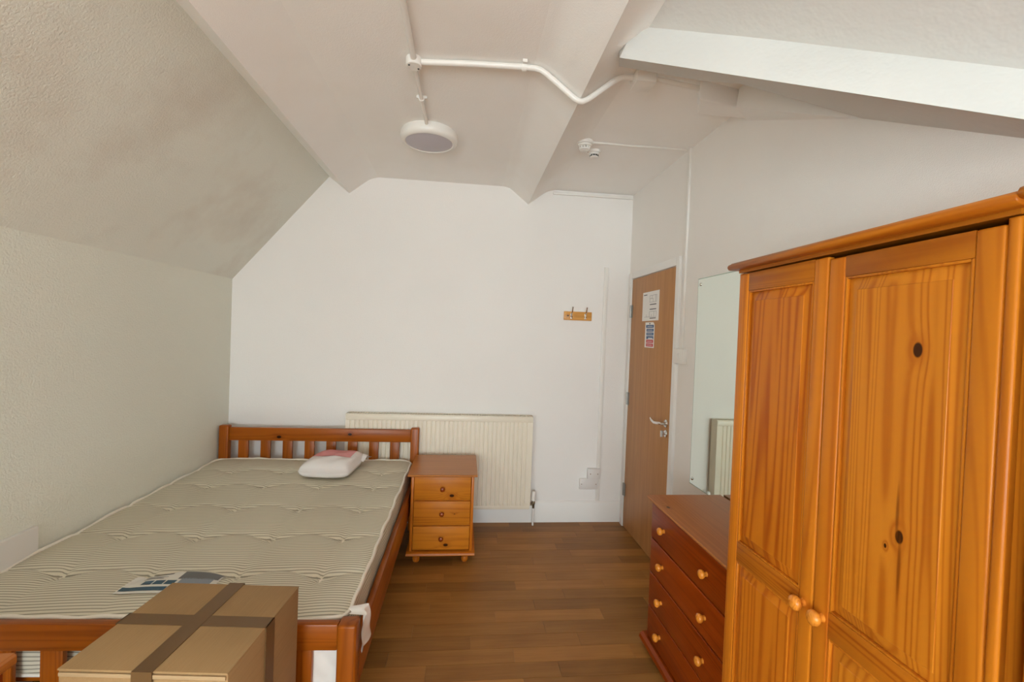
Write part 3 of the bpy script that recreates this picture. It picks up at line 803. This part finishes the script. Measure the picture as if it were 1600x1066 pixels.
# ------------------------------------------------------------------ chest of drawers
ch = empty('chest_of_drawers', (.945, 1.46, 0), 'reddish pine chest of four drawers between wardrobe and door', 'chest of drawers')
dp = XR-.02-.945; L = .662
MB().prism([(-.020, .728), (-.024, .733), (-.022, .739), (-.016, .742), (dp, .742), (dp, .722), (-.012, .722)], -.022, L+.026, 'xz').build('chest_top', redtop, ch)
B('side_panel', red_z, ch, 0, dp, 0, .018, .06, .722, .001); B('side_panel', red_z, ch, 0, dp, L-.018, L, .06, .722, .001)
B('back_panel', red_z, ch, dp-.01, dp, .018, L-.018, .06, .722, 0)
MB().prism([(-.026, .024), (-.030, .034), (-.026, .05), (-.012, .06), (dp, .06), (dp, .0), (0, .0), (0, .024)], -.016, L+.030, 'xz').build('plinth', red_y, ch)
for (z0, z1) in ((.552, .716), (.387, .546), (.222, .381), (.066, .216)):
    zc_ = (z0+z1)/2
    d = B('drawer', red_y, ch, -.006, .014, .006, L-.006, z0-zc_, z1-zc_, .004, 3); d.location = (0, 0, zc_)
    for y in (.150, .518):
        MB().lathe(knob_prof(.95), (-.006, y, 0), '-x', 20).build('knob', knob_m, d, ang=60)

# ------------------------------------------------------------------ wardrobes
wd_panelL = pine('wardrobe_panel_far', 'z', (.58, .175, .011), (.38, .08, .004), scale=.8, ring=.7)
wd_panelR = pine('wardrobe_panel_near', 'z', (.56, .19, .014), (.37, .09, .005), [(.002, .137, 1.512, .0095), (.002, .155, 1.134, .0085), (.002, .184, 1.103, .003), (.002, .161, 1.18, .0042, .07), (.002, .153, 1.07, .0042, .06)], scale=.85, ring=.6)
def panel_mesh(y0, y1, z0, z1, xf, bev=.032, depth=.011):
    """raised and fielded panel, front towards -x; xf = x of the raised field"""
    xo = xf+depth
    v = [(xo, y0, z0), (xo, y1, z0), (xo, y1, z1), (xo, y0, z1),
         (xf+.002, y0+bev, z0+bev), (xf+.002, y1-bev, z0+bev), (xf+.002, y1-bev, z1-bev), (xf+.002, y0+bev, z1-bev),
         (xf, y0+bev+.002, z0+bev+.002), (xf, y1-bev-.002, z0+bev+.002), (xf, y1-bev-.002, z1-bev-.002), (xf, y0+bev+.002, z1-bev-.002)]
    f = []
    for i in range(4):
        j = (i+1) % 4; f += [(i, j, 4+j, 4+i), (4+i, 4+j, 8+j, 8+i)]
    f.append((8, 9, 10, 11)); n = len(v)
    v += [(xo+.006, a, b) for a, b in ((y0, z0), (y1, z0), (y1, z1), (y0, z1))]
    for i in range(4): j = (i+1) % 4; f.append((j, i, n+i, n+j))
    f.append((n+3, n+2, n+1, n))
    return MB().add(v, f)
def moulding(y0, y1, z0, z1):
    """small quarter-round bead framing a panel"""
    m = MB(); r_ = .006; x = .0015
    m.box(x, x+.010, y0, y0+r_, z0, z1).box(x, x+.010, y1-r_, y1, z0, z1).box(x, x+.010, y0+r_, y1-r_, z0, z0+r_).box(x, x+.010, y0+r_, y1-r_, z1-r_, z1)
    return m
def wardrobe(loc, label, doors, width=.755, depth=.43, zt=1.736):
    e = empty('wardrobe', loc, label, 'wardrobe', 'pine wardrobes')
    # origin: front plane x=0, near end y=0, far end y=width
    B('side_panel', pine_z, e, .004, depth, 0, .020, 0, zt, .002); B('side_panel', pine_z, e, .004, depth, width-.018, width, 0, zt, .002)
    B('side_post', pine_z, e, .000, .022, .0, .018, .05, zt, .005, 3)
    B('back_panel', pine_z, e, depth-.008, depth, .02, width-.018, .05, zt, 0)
    B('bottom_panel', pine_y, e, .022, depth-.008, .02, width-.018, .09, .108, 0)
    B('plinth', pine_y, e, .002, .022, .018, width, .0, .088, .002)
    B('top_panel', pine_y, e, .0, depth, 0, width, zt+.002, zt+.012, 0)
    MB().prism([(.02, 1.747), (-.020, 1.747), (-.028, 1.749), (-.032, 1.754), (-.032, 1.759), (-.029, 1.764), (-.022, 1.767), (-.018, 1.771), (.02, 1.772)], -.016, width+.016, 'xz').build('cornice', pine_y, e, .0015, 1, ang=50)
    MB().prism([(-.0, 1.748), (depth, 1.748), (depth, 1.772), (0, 1.772)], -.016, width+.016, 'xz').build('top_board', pine_y, e)
    for (y0, y1, rot, hinge_far, pm, ly) in doors:
        # door built with its hinge edge at local origin
        wdt = y1-y0; zb, ztp = .095, zt-(.003 if hinge_far else .010)
        sL, sR = .045, .047      # near and far stile widths
        hy_ = y1 if hinge_far else y0
        d = empty('door', (0, hy_, 0)); d.parent = e; d.rotation_euler = (0, 0, rot)
        a, b = y0-hy_, y1-hy_
        B('stile', pine_z, d, 0, .02, a, a+sL, zb, ztp, .005, 3); B('stile', pine_z, d, 0, .02, b-sR, b, zb, ztp, .005, 3)
        for (z0, z1) in ((1.677, ztp), (.820, .881), (zb, zb+.075)):
            B('rail', pine_y, d, .001, .02, a+sL, b-sR, z0, z1, .001)
        for (z0, z1) in ((.881, 1.677), (zb+.075, .820)):
            panel_mesh(a+sL, b-sR, z0, z1, .0015).build('panel', pm, d)
            moulding(a+sL, b-sR, z0, z1).build('bead', pine_z, d, .002, 2)
        ky = (a+.028) if hinge_far else (b-.030)
        MB().lathe(knob_prof(1.02), (0, ky, .857), '-x', 22).build('knob', knob_m, d, ang=60)
    return e
w1 = wardrobe((.8818, .645, 0), 'pine two-door wardrobe with panelled doors and round knobs, on the right',
    [(.388, .750, 0.0, True, wd_panelL, 0), (.020, .384, math.radians(0.0), False, wd_panelR, 0)])
w2 = copy_tree(w1); w2.location = (.8818, -.142, .008); w2['label'] = 'second pine wardrobe at the right edge, only its cornice end in view'
